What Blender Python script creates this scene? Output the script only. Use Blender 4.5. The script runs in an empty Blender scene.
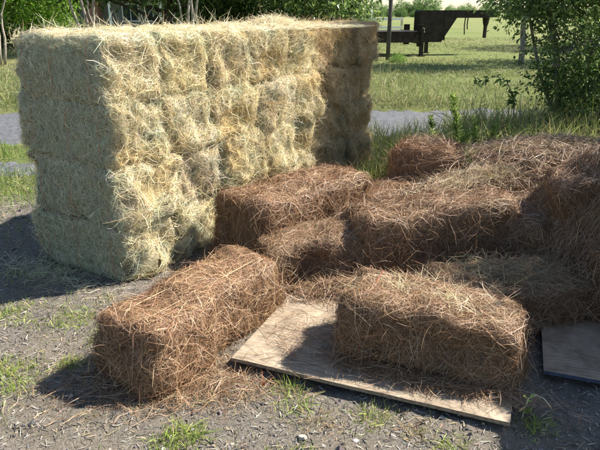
import bpy, math, random
import numpy as np

# ------------------------------------------------------------------ camera, sky, sun, exposure
scene = bpy.context.scene
R = math.radians
COL = scene.collection

cam_data = bpy.data.cameras.new('camera')
cam_data.lens = 35.0
cam_data.sensor_width = 36.0
cam_data.clip_start = 0.05
cam_data.clip_end = 3000.0
cam = bpy.data.objects.new('camera', cam_data)
COL.objects.link(cam)
cam.location = (0.0, 0.0, 1.6)
cam.rotation_euler = (R(90 - 20.07), 0, 0)
scene.camera = cam

SUN_EL = 46.0
SUN_DIR = np.array([0.96, 0.28, 0.0]); SUN_DIR /= np.linalg.norm(SUN_DIR)
SUN_AZ = math.atan2(SUN_DIR[0], SUN_DIR[1])          # clockwise from +Y
world = bpy.data.worlds.new('World')
scene.world = world
world.use_nodes = True
wn = world.node_tree
bg = wn.nodes['Background']
sky = wn.nodes.new('ShaderNodeTexSky')
sky.sky_type = 'NISHITA'
sky.sun_disc = False
sky.sun_elevation = R(SUN_EL)
sky.sun_rotation = SUN_AZ
sky.air_density = 1.0
sky.dust_density = 0.5
sky.ozone_density = 1.0
wn.links.new(sky.outputs['Color'], bg.inputs['Color'])
bg.inputs['Strength'].default_value = 0.08

sun_data = bpy.data.lights.new('sun', 'SUN')
sun_data.energy = 5.0
sun_data.angle = R(0.53)
sun_data.color = (1.0, 0.94, 0.84)
sun = bpy.data.objects.new('sun', sun_data)
COL.objects.link(sun)
sun.rotation_euler = (R(90 - SUN_EL), 0, -SUN_AZ + math.pi)

scene.view_settings.view_transform = 'Standard'
scene.view_settings.look = 'None'
scene.view_settings.exposure = 1.3
scene.view_settings.gamma = 1.0
scene.view_settings.use_curve_mapping = False
scene.cycles.max_bounces = 4
scene.cycles.diffuse_bounces = 3
scene.cycles.adaptive_threshold = 0.03
scene.cycles.transparent_max_bounces = 4

# ------------------------------------------------------------------ helpers
def rng_(seed):
    return np.random.default_rng(seed)

def unit(v):
    return v / np.maximum(np.linalg.norm(v, axis=-1, keepdims=True), 1e-9)

class Noise:
    """sum of sines, roughly in -1..1"""
    def __init__(self, seed, freq, k=10):
        g = rng_(seed)
        self.k = unit(g.normal(size=(k, 3))) * freq * g.uniform(.5, 1.6, (k, 1)) * 2 * math.pi
        self.p = g.uniform(0, 6.28, k)
    def __call__(self, p):
        return np.sin(p @ self.k.T + self.p).sum(-1) / math.sqrt(len(self.p)) * .8

def make_mesh(name, V, faces, nv, col=None, smooth=False, mats=()):
    """faces: flat loop index array (list of arrays allowed), nv: verts per face (array or int)"""
    V = np.asarray(V, np.float32).reshape(-1, 3)
    faces = np.asarray(faces, np.int32).ravel()
    if np.isscalar(nv):
        nv = np.full(len(faces) // nv, nv, np.int32)
    nv = np.asarray(nv, np.int32)
    me = bpy.data.meshes.new(name)
    me.vertices.add(len(V)); me.vertices.foreach_set('co', V.ravel())
    me.loops.add(len(faces)); me.loops.foreach_set('vertex_index', faces)
    me.polygons.add(len(nv))
    st = np.zeros(len(nv), np.int32); st[1:] = np.cumsum(nv)[:-1]
    me.polygons.foreach_set('loop_start', st)
    me.polygons.foreach_set('loop_total', nv)
    me.polygons.foreach_set('use_smooth', np.full(len(nv), bool(smooth)))
    if col is not None:
        a = me.color_attributes.new('Col', 'FLOAT_COLOR', 'POINT')
        c = np.ones((len(V), 4), np.float32); c[:, :3] = col
        a.data.foreach_set('color', c.ravel())
    me.update(calc_edges=True)
    me.validate()
    for m in mats:
        me.materials.append(m)
    return me

def link(name, me, parent=None, loc=(0, 0, 0), rot=(0, 0, 0)):
    o = bpy.data.objects.new(name, me)
    COL.objects.link(o)
    o.location = loc; o.rotation_euler = rot
    o.parent = parent
    return o

def tag(o, label=None, cat=None, group=None, kind=None):
    if label: o['label'] = label
    if cat: o['category'] = cat
    if group: o['group'] = group
    if kind: o['kind'] = kind
    return o

def empty(name, loc, rot=(0, 0, 0)):
    return link(name, None, None, loc, rot)

class MB:
    """collects polygons for one mesh"""
    def __init__(self):
        self.v = []; self.f = []; self.n = []; self.c = []
    def add(self, V, F, col=(1, 1, 1)):
        b = len(self.v)
        self.v += [tuple(p) for p in V]
        self.c += [col] * len(V)
        for f in F:
            self.f += [b + i for i in f]; self.n.append(len(f))
        return self
    def box(self, c, s, rz=0, col=(1, 1, 1)):
        x, y, z = s[0] / 2, s[1] / 2, s[2] / 2
        ca, sa = math.cos(rz), math.sin(rz)
        V = []
        for k in (-z, z):
            for (i, j) in ((-x, -y), (x, -y), (x, y), (-x, y)):
                V.append((c[0] + i * ca - j * sa, c[1] + i * sa + j * ca, c[2] + k))
        return self.add(V, [(3, 2, 1, 0), (4, 5, 6, 7), (0, 1, 5, 4), (1, 2, 6, 5), (2, 3, 7, 6), (3, 0, 4, 7)], col)
    def tube(self, pts, rad, n=8, col=(1, 1, 1), caps=True):
        P = np.asarray(pts, float)
        if np.isscalar(rad): rad = [rad] * len(P)
        T = np.gradient(P, axis=0); T = unit(T)
        up = np.array([0.13, 0.31, 0.94]) if abs(T[0][2]) < .9 else np.array([1., .1, 0])
        A = unit(np.cross(T, up)); B = np.cross(T, A)
        V = []; F = []
        for i in range(len(P)):
            for k in range(n):
                a = 2 * math.pi * k / n
                V.append(P[i] + rad[i] * (math.cos(a) * A[i] + math.sin(a) * B[i]))
        for i in range(len(P) - 1):
            for k in range(n):
                k2 = (k + 1) % n
                F.append((i * n + k, i * n + k2, (i + 1) * n + k2, (i + 1) * n + k))
        if caps:
            F.append(tuple(range(n - 1, -1, -1)))
            F.append(tuple((len(P) - 1) * n + k for k in range(n)))
        return self.add(V, F, col)
    def prism(self, outline, y0, y1, col=(1, 1, 1)):
        """outline in XZ (counter-clockwise), extruded from y0 to y1"""
        n = len(outline)
        V = [(x, y0, z) for x, z in outline] + [(x, y1, z) for x, z in outline]
        F = [tuple(range(n)), tuple(range(2 * n - 1, n - 1, -1))]
        for i in range(n):
            j = (i + 1) % n
            F.append((i, i + n, j + n, j))
        return self.add(V, F, col)
    def mesh(self, name, mat, smooth=False):
        return make_mesh(name, self.v, self.f, self.n, np.array(self.c), smooth, (mat,))
    def build(self, name, mat, parent=None, smooth=False, loc=(0, 0, 0), rot=(0, 0, 0)):
        return link(name, self.mesh(name, mat, smooth), parent, loc, rot)

# ------------------------------------------------------------------ materials
def new_mat(name):
    m = bpy.data.materials.new(name); m.use_nodes = True
    nt = m.node_tree
    return m, nt, nt.nodes, nt.links, nt.nodes['Principled BSDF']

def fibre_mat(name, rough=.65, spec=.25, trans=.2, use_obj=True):
    """colour from the strand's own colour attribute times the object's colour"""
    m, nt, N, L, P = new_mat(name)
    a = N.new('ShaderNodeAttribute'); a.attribute_name = 'Col'
    src = a.outputs['Color']
    if use_obj:
        oi = N.new('ShaderNodeObjectInfo')
        mx = N.new('ShaderNodeMix'); mx.data_type = 'RGBA'; mx.blend_type = 'MULTIPLY'
        mx.inputs['Factor'].default_value = 1
        L.new(src, mx.inputs[6]); L.new(oi.outputs['Color'], mx.inputs[7])
        src = mx.outputs[2]
    L.new(src, P.inputs['Base Color'])
    P.inputs['Roughness'].default_value = rough
    P.inputs['Specular IOR Level'].default_value = spec
    if trans > 0:
        t = N.new('ShaderNodeBsdfTranslucent'); L.new(src, t.inputs['Color'])
        ms = N.new('ShaderNodeMixShader'); ms.inputs[0].default_value = trans
        L.new(P.outputs[0], ms.inputs[1]); L.new(t.outputs[0], ms.inputs[2])
        L.new(ms.outputs[0], N['Material Output'].inputs['Surface'])
    return m

def core_mat(name, c1, c2, scale=60):
    m, nt, N, L, P = new_mat(name)
    tc = N.new('ShaderNodeTexCoord')
    mp = N.new('ShaderNodeMapping'); mp.inputs['Scale'].default_value = (1, 1, 2.5)
    n1 = N.new('ShaderNodeTexNoise'); n1.inputs['Scale'].default_value = scale; n1.inputs['Detail'].default_value = 6
    L.new(tc.outputs['Object'], mp.inputs[0]); L.new(mp.outputs[0], n1.inputs['Vector'])
    r = N.new('ShaderNodeValToRGB')
    r.color_ramp.elements[0].color = (*c1, 1); r.color_ramp.elements[1].color = (*c2, 1)
    r.color_ramp.elements[0].position = .35; r.color_ramp.elements[1].position = .65
    L.new(n1.outputs['Fac'], r.inputs[0])
    oi = N.new('ShaderNodeObjectInfo')
    mx = N.new('ShaderNodeMix'); mx.data_type = 'RGBA'; mx.blend_type = 'MULTIPLY'; mx.inputs['Factor'].default_value = 1
    L.new(r.outputs[0], mx.inputs[6]); L.new(oi.outputs['Color'], mx.inputs[7])
    L.new(mx.outputs[2], P.inputs['Base Color'])
    P.inputs['Roughness'].default_value = .9; P.inputs['Specular IOR Level'].default_value = .1
    b = N.new('ShaderNodeBump'); b.inputs['Strength'].default_value = .8; b.inputs['Distance'].default_value = .01
    L.new(n1.outputs['Fac'], b.inputs['Height']); L.new(b.outputs[0], P.inputs['Normal'])
    return m

def plain_mat(name, c, rough=.7, spec=.3, noise=.25, scale=8, metal=0):
    m, nt, N, L, P = new_mat(name)
    tc = N.new('ShaderNodeTexCoord')
    n1 = N.new('ShaderNodeTexNoise'); n1.inputs['Scale'].default_value = scale; n1.inputs['Detail'].default_value = 8
    L.new(tc.outputs['Object'], n1.inputs['Vector'])
    r = N.new('ShaderNodeValToRGB')
    r.color_ramp.elements[0].position = .3; r.color_ramp.elements[1].position = .7
    r.color_ramp.elements[0].color = (*[x * (1 - noise) for x in c], 1)
    r.color_ramp.elements[1].color = (*[min(1, x * (1 + noise)) for x in c], 1)
    L.new(n1.outputs['Fac'], r.inputs[0]); L.new(r.outputs[0], P.inputs['Base Color'])
    P.inputs['Roughness'].default_value = rough; P.inputs['Specular IOR Level'].default_value = spec
    P.inputs['Metallic'].default_value = metal
    b = N.new('ShaderNodeBump'); b.inputs['Strength'].default_value = .25; b.inputs['Distance'].default_value = .01
    L.new(n1.outputs['Fac'], b.inputs['Height']); L.new(b.outputs[0], P.inputs['Normal'])
    return m

def bark_mat(name, c1, c2):
    m, nt, N, L, P = new_mat(name)
    tc = N.new('ShaderNodeTexCoord')
    mp = N.new('ShaderNodeMapping'); mp.inputs['Scale'].default_value = (14, 14, 3)
    n1 = N.new('ShaderNodeTexNoise'); n1.inputs['Scale'].default_value = 1.5; n1.inputs['Detail'].default_value = 8
    L.new(tc.outputs['Object'], mp.inputs[0]); L.new(mp.outputs[0], n1.inputs['Vector'])
    r = N.new('ShaderNodeValToRGB'); r.color_ramp.elements[0].position = .35; r.color_ramp.elements[1].position = .68
    r.color_ramp.elements[0].color = (*c1, 1); r.color_ramp.elements[1].color = (*c2, 1)
    L.new(n1.outputs['Fac'], r.inputs[0]); L.new(r.outputs[0], P.inputs['Base Color'])
    P.inputs['Roughness'].default_value = .9
    b = N.new('ShaderNodeBump'); b.inputs['Strength'].default_value = .6; b.inputs['Distance'].default_value = .02
    L.new(n1.outputs['Fac'], b.inputs['Height']); L.new(b.outputs[0], P.inputs['Normal'])
    return m

def ground_mat():
    m, nt, N, L, P = new_mat('ground')
    tc = N.new('ShaderNodeTexCoord')
    sep = N.new('ShaderNodeSeparateXYZ'); L.new(tc.outputs['Object'], sep.inputs[0])
    def noise(scale, detail=6, rough=.6, dist=0):
        n = N.new('ShaderNodeTexNoise'); n.inputs['Scale'].default_value = scale
        n.inputs['Detail'].default_value = detail; n.inputs['Roughness'].default_value = rough
        n.inputs['Distortion'].default_value = dist
        L.new(tc.outputs['Object'], n.inputs['Vector']); return n.outputs['Fac']
    def ramp(f, stops):
        r = N.new('ShaderNodeValToRGB'); e = r.color_ramp.elements
        while len(e) < len(stops): e.new(.5)
        for i, (p, c) in enumerate(stops):
            e[i].position = p; e[i].color = (*c, 1)
        L.new(f, r.inputs[0]); return r.outputs[0]
    def mix(f, a, b):
        x = N.new('ShaderNodeMix'); x.data_type = 'RGBA'
        L.new(f, x.inputs['Factor']); L.new(a, x.inputs[6]); L.new(b, x.inputs[7]); return x.outputs[2]
    def math_(op, a, b=None, clamp=False):
        x = N.new('ShaderNodeMath'); x.operation = op; x.use_clamp = clamp
        for i, q in enumerate((a, b)):
            if q is None: continue
            if isinstance(q, (int, float)): x.inputs[i].default_value = q
            else: L.new(q, x.inputs[i])
        return x.outputs[0]
    fine = noise(140, 4, .7); med = noise(28, 6, .7); big = noise(1.6, 5, .6); huge = noise(.12, 4, .55)
    dirt = ramp(fine, [(.3, (.10, .087, .071)), (.5, (.225, .199, .167)), (.72, (.38, .338, .288))])
    tan = ramp(med, [(.3, (.15, .122, .086)), (.7, (.34, .29, .21))])
    dirt = mix(math_('MULTIPLY', ramp(big, [(.45, (0, 0, 0)), (.62, (1, 1, 1))]), .55), dirt, tan)
    gcol = ramp(med, [(.3, (.075, .09, .032)), (.5, (.14, .155, .06)), (.75, (.27, .245, .125))])
    gfar = ramp(huge, [(.35, (.14, .20, .05)), (.5, (.195, .23, .075)), (.65, (.29, .26, .125))])
    gcol = mix(ramp(big, [(.3, (.25, .25, .25)), (.7, (.8, .8, .8))]), gcol, gfar)
    # beyond the yard (y > 6.2) it is grass
    yy = math_('ADD', math_('ADD', sep.outputs['Y'], math_('MULTIPLY', math_('MAXIMUM', math_('SUBTRACT', -1.6, sep.outputs['X']), 0.), .6)), math_('MULTIPLY', math_('SUBTRACT', big, .5), 2.5))
    f = math_('DIVIDE', math_('SUBTRACT', yy, 5.6), .8, True)
    c = mix(f, dirt, gcol)
    L.new(c, P.inputs['Base Color'])
    P.inputs['Roughness'].default_value = .95; P.inputs['Specular IOR Level'].default_value = .1
    b = N.new('ShaderNodeBump'); b.inputs['Strength'].default_value = 1.0; b.inputs['Distance'].default_value = .025
    h = math_('ADD', math_('MULTIPLY', fine, .6), med)
    L.new(h, b.inputs['Height']); L.new(b.outputs[0], P.inputs['Normal'])
    return m

def plywood_mat(name, base, dark, seed):
    m, nt, N, L, P = new_mat(name)
    tc = N.new('ShaderNodeTexCoord')
    mp = N.new('ShaderNodeMapping'); mp.inputs['Scale'].default_value = (.55, 3.4, 1); mp.inputs['Location'].default_value = (seed, seed * .7, 0)
    L.new(tc.outputs['Object'], mp.inputs[0])
    n1 = N.new('ShaderNodeTexNoise'); n1.inputs['Scale'].default_value = 2.0; n1.inputs['Detail'].default_value = 1.6
    L.new(mp.outputs[0], n1.inputs['Vector'])
    mu = N.new('ShaderNodeMath'); mu.operation = 'MULTIPLY'; mu.inputs[1].default_value = 20
    L.new(n1.outputs['Fac'], mu.inputs[0])
    fr = N.new('ShaderNodeMath'); fr.operation = 'FRACT'; L.new(mu.outputs[0], fr.inputs[0])
    r = N.new('ShaderNodeValToRGB')
    e = r.color_ramp.elements
    e[0].position = 0; e[0].color = (*dark, 1); e[1].position = 1; e[1].color = (*[b * .93 for b in base], 1)
    x = e.new(.35); x.color = (*base, 1)
    L.new(fr.outputs[0], r.inputs[0])
    n2 = N.new('ShaderNodeTexNoise'); n2.inputs['Scale'].default_value = 7; n2.inputs['Detail'].default_value = 9; n2.inputs['Roughness'].default_value = .7
    L.new(tc.outputs['Object'], n2.inputs['Vector'])
    r2 = N.new('ShaderNodeValToRGB'); r2.color_ramp.elements[0].position = .3; r2.color_ramp.elements[1].position = .62
    r2.color_ramp.elements[0].color = (.42, .40, .38, 1); r2.color_ramp.elements[1].color = (1, 1, 1, 1)
    L.new(n2.outputs['Fac'], r2.inputs[0])
    mx = N.new('ShaderNodeMix'); mx.data_type = 'RGBA'; mx.blend_type = 'MULTIPLY'; mx.inputs['Factor'].default_value = 1
    L.new(r.outputs[0], mx.inputs[6]); L.new(r2.outputs[0], mx.inputs[7])
    mp3 = N.new('ShaderNodeMapping'); mp3.inputs['Scale'].default_value = (4, 180, 1)
    L.new(tc.outputs['Object'], mp3.inputs[0])
    n3 = N.new('ShaderNodeTexNoise'); n3.inputs['Scale'].default_value = 1; n3.inputs['Detail'].default_value = 4
    L.new(mp3.outputs[0], n3.inputs['Vector'])
    r3 = N.new('ShaderNodeValToRGB'); r3.color_ramp.elements[0].position = .3; r3.color_ramp.elements[1].position = .6
    r3.color_ramp.elements[0].color = (.72, .70, .68, 1); r3.color_ramp.elements[1].color = (1, 1, 1, 1)
    L.new(n3.outputs['Fac'], r3.inputs[0])
    mx2 = N.new('ShaderNodeMix'); mx2.data_type = 'RGBA'; mx2.blend_type = 'MULTIPLY'; mx2.inputs['Factor'].default_value = 1
    L.new(mx.outputs[2], mx2.inputs[6]); L.new(r3.outputs[0], mx2.inputs[7])
    L.new(mx2.outputs[2], P.inputs['Base Color'])
    P.inputs['Roughness'].default_value = .75; P.inputs['Specular IOR Level'].default_value = .2
    b = N.new('ShaderNodeBump'); b.inputs['Strength'].default_value = .35; b.inputs['Distance'].default_value = .002
    L.new(n3.outputs['Fac'], b.inputs['Height']); L.new(b.outputs[0], P.inputs['Normal'])
    return m

def brick_mat():
    m, nt, N, L, P = new_mat('far_brick')
    tc = N.new('ShaderNodeTexCoord')
    br = N.new('ShaderNodeTexBrick'); br.inputs['Scale'].default_value = 4
    br.inputs['Color1'].default_value = (.33, .15, .10, 1); br.inputs['Color2'].default_value = (.26, .12, .08, 1)
    br.inputs['Mortar'].default_value = (.4, .36, .32, 1)
    L.new(tc.outputs['Object'], br.inputs['Vector']); L.new(br.outputs[0], P.inputs['Base Color'])
    P.inputs['Roughness'].default_value = .9
    return m

M = {}
M['hay'] = fibre_mat('hay_fibre', .6, .3, .25)
M['pine'] = fibre_mat('pine_needle', .5, .4, 0)
M['hay_core'] = core_mat('hay_core', (.26, .22, .14), (.46, .40, .27))
M['pine_core'] = core_mat('pine_core', (.06, .036, .02), (.15, .092, .054))
M['grass'] = fibre_mat('grass_blade', .5, .3, .35)
M['leaf'] = fibre_mat('leaf', .36, .5, .5)
M['litter'] = fibre_mat('litter', .85, .15, 0)
M['ground'] = ground_mat()
M['asphalt'] = plain_mat('asphalt', (.10, .102, .11), .85, .3, .4, 22)
M['ply'] = plywood_mat('weathered_plywood', (.46, .375, .275), (.26, .205, .15), 3.1)
M['ply2'] = plywood_mat('grey_plywood', (.47, .355, .25), (.29, .215, .15), 9.4)
M['ply_edge'] = plain_mat('plywood_edge', (.22, .17, .12), .85, .2, .4, 60)
M['blue'] = plain_mat('blue_paint', (.05, .065, .10), .8, .3, .3, 30)
M['twine_orange'] = plain_mat('orange_twine', (.50, .19, .09), .7, .2, .2, 90)
M['twine_tan'] = plain_mat('tan_twine', (.62, .47, .28), .7, .2, .2, 90)
M['twine_red'] = plain_mat('red_twine', (.40, .09, .06), .6, .3, .2, 90)
M['black_steel'] = plain_mat('black_steel', (.030, .021, .016), .7, .3, .6, 5)
M['rubber'] = plain_mat('tyre_rubber', (.02, .02, .02), .85, .2, .2, 20)
M['white'] = plain_mat('white_paint', (.78, .78, .76), .6, .3, .06, 10)
M['rail'] = plain_mat('pale_wood_rail', (.55, .50, .36), .8, .2, .2, 10)
M['post'] = plain_mat('dark_post', (.085, .075, .065), .8, .2, .3, 10)
M['bark_grey'] = bark_mat('grey_bark', (.10, .09, .075), (.30, .27, .23))
M['bark_dark'] = bark_mat('dark_bark', (.05, .04, .033), (.16, .13, .105))
M['bark_pale'] = bark_mat('pale_bark', (.20, .17, .135), (.42, .37, .31))
M['brick'] = brick_mat()
M['roof'] = plain_mat('dark_shingle', (.07, .068, .065), .9, .2, .3, 5)
M['siding'] = plain_mat('grey_siding', (.22, .215, .20), .8, .2, .1, 5)
M['glass'] = plain_mat('dark_glass', (.03, .04, .05), .1, .6, .1, 2)
M['stone'] = plain_mat('pale_stone', (.36, .33, .28), .9, .2, .2, 25)

# ------------------------------------------------------------------ setting: ground, road
gn1 = Noise(1, .8); gn2 = Noise(2, 5.0); gn3 = Noise(3, 14.)
def ground_h(x, y):
    x = np.asarray(x, float); y = np.asarray(y, float)
    p = np.stack([x, y, np.zeros_like(x)], -1)
    near = np.clip((8 - np.abs(y - 2.5)) / 3, 0, 1) * np.clip((7 - np.abs(x)) / 3, 0, 1)
    h = (gn1(p) * .012 + gn2(p) * .007 + gn3(p) * .005) * near - .012
    return h

def geo(a, b, n):
    return np.sign(a) * np.geomspace(abs(a), abs(b), n)
gx = np.unique(np.round(np.concatenate([geo(-900, -4.2, 34), np.linspace(-4.1, 4.1, 230), geo(4.2, 900, 34)]), 4))
gy = np.unique(np.round(np.concatenate([np.linspace(-40, .6, 16), np.linspace(.7, 7, 180), np.linspace(7.2, 30, 40), geo(32, 1500, 30)]), 4))
GX, GY = np.meshgrid(gx, gy)
GZ = ground_h(GX, GY)
nx, ny = len(gx), len(gy)
idx = np.arange(nx * ny).reshape(ny, nx)
F = np.stack([idx[:-1, :-1], idx[:-1, 1:], idx[1:, 1:], idx[1:, :-1]], -1).reshape(-1, 4)
o = link('ground', make_mesh('ground', np.stack([GX, GY, GZ], -1).reshape(-1, 3), F, 4, None, True, (M['ground'],)))
tag(o, kind='structure')

def ribbon_sheet(name, left, right, z, mat, seed, jag=.16):
    """a ground sheet between two polylines with uneven edges"""
    g = rng_(seed); n = 260
    t = np.linspace(0, 1, n)
    def sample(pl):
        pl = np.asarray(pl, float); u = np.linspace(0, 1, len(pl))
        return np.stack([np.interp(t, u, pl[:, 0]), np.interp(t, u, pl[:, 1])], -1)
    a = sample(left); b = sample(right)
    a[:, 1] += np.convolve(g.normal(0, jag, n), np.ones(3) / 2, 'same'); b[:, 1] += np.convolve(g.normal(0, jag, n), np.ones(3) / 2, 'same')
    V = []; rows = 5
    for k in range(rows):
        q = a + (b - a) * k / (rows - 1)
        V.append(np.column_stack([q, np.full(n, z + (.012 if 0 < k < rows - 1 else -.02))]))
    V = np.concatenate(V); idx = np.arange(rows * n).reshape(rows, n)
    F = np.stack([idx[:-1, :-1], idx[:-1, 1:], idx[1:, 1:], idx[1:, :-1]], -1).reshape(-1, 4)
    o = link(name, make_mesh(name, V, F, 4, None, True, (mat,)))
    tag(o, kind='structure'); return o
ribbon_sheet('road', [(-60, 6.6), (-6, 7.1), (0, 7.6), (4, 8.4), (60, 12)], [(-60, 9.6), (-6, 9.9), (0, 10.0), (4, 10.4), (60, 15)], .005, M['asphalt'], 5)
ribbon_sheet('path', [(-30, 4.6), (-5, 5.75), (-2.6, 5.95), (-1.2, 6.2)], [(-30, 5.6), (-5, 6.45), (-2.6, 6.5), (-1.2, 6.4)], .005, M['asphalt'], 6, .05)

# ------------------------------------------------------------------ strand maker
def strand_mesh(name, pts, width, col, mat, seed, nrm=None, taper=.35):
    """pts (m,n,3) polylines -> ribbons, one mesh"""
    g = rng_(seed)
    m, n, _ = pts.shape
    T = unit(np.gradient(pts, axis=1))
    ref = unit(g.normal(size=(m, 1, 3))) if nrm is None else unit(nrm[:, None, :] + g.normal(0, .55, (m, 1, 3)))
    S = unit(np.cross(T, ref))
    t = np.linspace(0, 1, n)[None, :, None]
    prof = 1 - (1 - taper) * np.abs(2 * t - 1) ** 2
    w = np.asarray(width).reshape(-1, 1, 1) * np.ones((m, 1, 1)) * prof * .5
    V = np.stack([pts - S * w, pts + S * w], 2).reshape(m, n * 2, 3)
    base = np.arange(m)[:, None, None] * (n * 2)
    j = np.arange(n - 1)[None, :, None]
    F = base + j * 2 + np.array([0, 1, 3, 2])[None, None, :]
    C = np.repeat(col[:, None, :], n * 2, 1).reshape(-1, 3)
    return make_mesh(name, V.reshape(-1, 3), F.reshape(-1, 4), 4, C, True, (mat,))

class Bale:
    """rounded-box distance field with lumps"""
    def __init__(self, size, seed, rad=.07, lump=.02, lf=3.0, endlump=0.0):
        self.el = endlump; self.flare = 0.
        self.b = np.array(size) / 2; self.r = rad
        self.n1 = Noise(seed, lf); self.n2 = Noise(seed + 50, lf * 2.6); self.lump = lump
    def dist(self, p):
        q = np.abs(p)
        if self.flare:
            q = q * (1 - np.clip(-p[..., 2:3] / self.b[2], -.4, 1) * np.array([self.flare * .5, self.flare, 0]))
        if self.el:
            e = np.clip((q[..., 0] / self.b[0] - .70) / .3, 0, 1.3)[..., None] ** 2
            q = q * (1 + e * np.array([0, .11, .13]))
        q = q - self.b + self.r
        o = np.maximum(q, 0)
        d = np.linalg.norm(o, axis=-1) + np.minimum(q.max(-1), 0) - self.r
        amp = self.lump
        if self.el:
            amp = amp + self.el * np.clip((np.abs(p[..., 0]) / self.b[0] - .72) / .25, 0, 1)
        return d - amp * (self.n1(p) + .55 * self.n2(p))
    def grad(self, p, e=.004):
        g = np.zeros_like(p)
        for k in range(3):
            dp = np.zeros(3); dp[k] = e
            g[..., k] = self.dist(p + dp) - self.dist(p - dp)
        return unit(g)
    def project(self, p, lift=0.0, it=3):
        for _ in range(it):
            p = p - self.grad(p) * (self.dist(p) - lift)[..., None]
        return p
    def sample(self, n, g, wts=(1, 1, 1, 1, 1, .4)):
        """points on +x -x +y -y +z -z faces"""
        a = np.array([self.b[1] * self.b[2]] * 2 + [self.b[0] * self.b[2]] * 2 + [self.b[0] * self.b[1]] * 2) * np.array(wts)
        f = g.choice(6, n, p=a / a.sum())
        p = g.uniform(-1, 1, (n, 3)) * self.b
        ax = f // 2; sg = np.where(f % 2 == 0, 1, -1)
        p[np.arange(n), ax] = sg * self.b[ax]
        return self.project(p), f
    def core(self, name, mat, inset=.016):
        # cube sphere grid
        V = []; F = []
        nseg = [max(6, int(2 * s / .045)) for s in self.b]
        off = 0
        for ax in range(3):
            u, v = (ax + 1) % 3, (ax + 2) % 3
            for s in (-1, 1):
                A, B = np.meshgrid(np.linspace(-1, 1, nseg[u] + 1), np.linspace(-1, 1, nseg[v] + 1))
                p = np.zeros((A.size, 3)); p[:, u] = A.ravel() * self.b[u]; p[:, v] = B.ravel() * self.b[v]; p[:, ax] = s * self.b[ax]
                idx = off + np.arange(A.size).reshape(A.shape)
                f = np.stack([idx[:-1, :-1], idx[:-1, 1:], idx[1:, 1:], idx[1:, :-1]], -1).reshape(-1, 4)
                if s < 0: f = f[:, ::-1]
                V.append(p); F.append(f); off += A.size
        V = self.project(np.concatenate(V), -inset, 4)
        return make_mesh(name, V, np.concatenate(F), 4, None, True, (mat,))

def tangent(Nn, g, bias=None, amt=0.0):
    d = g.normal(size=Nn.shape)
    if bias is not None:
        d = unit(d) * (1 - amt) + bias * amt * np.where(g.random((len(Nn), 1)) < .5, -1, 1)
    d -= Nn * (d * Nn).sum(-1, keepdims=True)
    return unit(d)

def lay(bale, P, Nn, T, length, n, g, curl, lift, stray=None, droop=0.):
    """polylines that follow the bale's surface; stray strands leave it"""
    m = len(P)
    s = (np.linspace(-.5, .5, n))[None, :, None] * np.asarray(length).reshape(-1, 1, 1)
    Bn = np.cross(Nn, T)
    c = g.normal(0, curl, (m, 1, 1))
    c2 = g.normal(0, curl * 1.6, (m, 1, 1))
    pts = P[:, None, :] + T[:, None, :] * s + Bn[:, None, :] * (c * s * np.abs(s) * 6 + c2 * s * s * 6)
    lift = np.asarray(lift).reshape(-1, 1)
    tgt = lift + np.zeros((m, n))
    tt = np.linspace(-1, 1, n)[None, :]
    tgt = tgt * (1.15 - .9 * np.abs(tt)) + g.normal(0, .004, (m, n))
    flat = pts.reshape(-1, 3)
    for _ in range(2):
        d = bale.dist(flat)
        flat = flat - bale.grad(flat) * (d - tgt.ravel())[:, None] * .9
    pts = flat.reshape(m, n, 3)
    if stray is not None:
        k = stray
        q = np.linspace(0, 1, n)[None, :, None]
        amt = g.uniform(.02, .085, (k.sum(), 1, 1)) * q ** 1.6
        pts[k] += (Nn[k][:, None, :] + .5 * g.normal(size=(k.sum(), 1, 3))) * amt
        pts[k, :, 2] -= (droop * q[..., 0] ** 2) * np.ones((k.sum(), 1))
    return pts

def bundled(B, n, g, wts, per=3, spread=.006):
    """surface points that come in little bundles"""
    m = n // per + 1
    P0, f0 = B.sample(m, g, wts)
    k = np.repeat(np.arange(m), per)[:n]
    P = P0[k] + g.normal(0, spread, (n, 3))
    return B.project(P, 0, 1), f0[k], k

def pick(g, n, cols, w):
    c = np.array(cols)[g.choice(len(cols), n, p=np.array(w) / sum(w))]
    return np.clip(c * g.uniform(.75, 1.2, (n, 1)) * g.normal(1, .05, (n, 3)), 0, .95)

HAYC = [(.75, .65, .42), (.85, .78, .58), (.66, .53, .30), (.70, .66, .47), (.47, .37, .20)]
GREENC = [(.47, .48, .35), (.57, .57, .43), (.39, .42, .30), (.61, .58, .43), (.32, .32, .21)]
PINEC = [(.255, .152, .08), (.34, .215, .125), (.18, .10, .052), (.48, .355, .235), (.115, .064, .036)]

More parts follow.
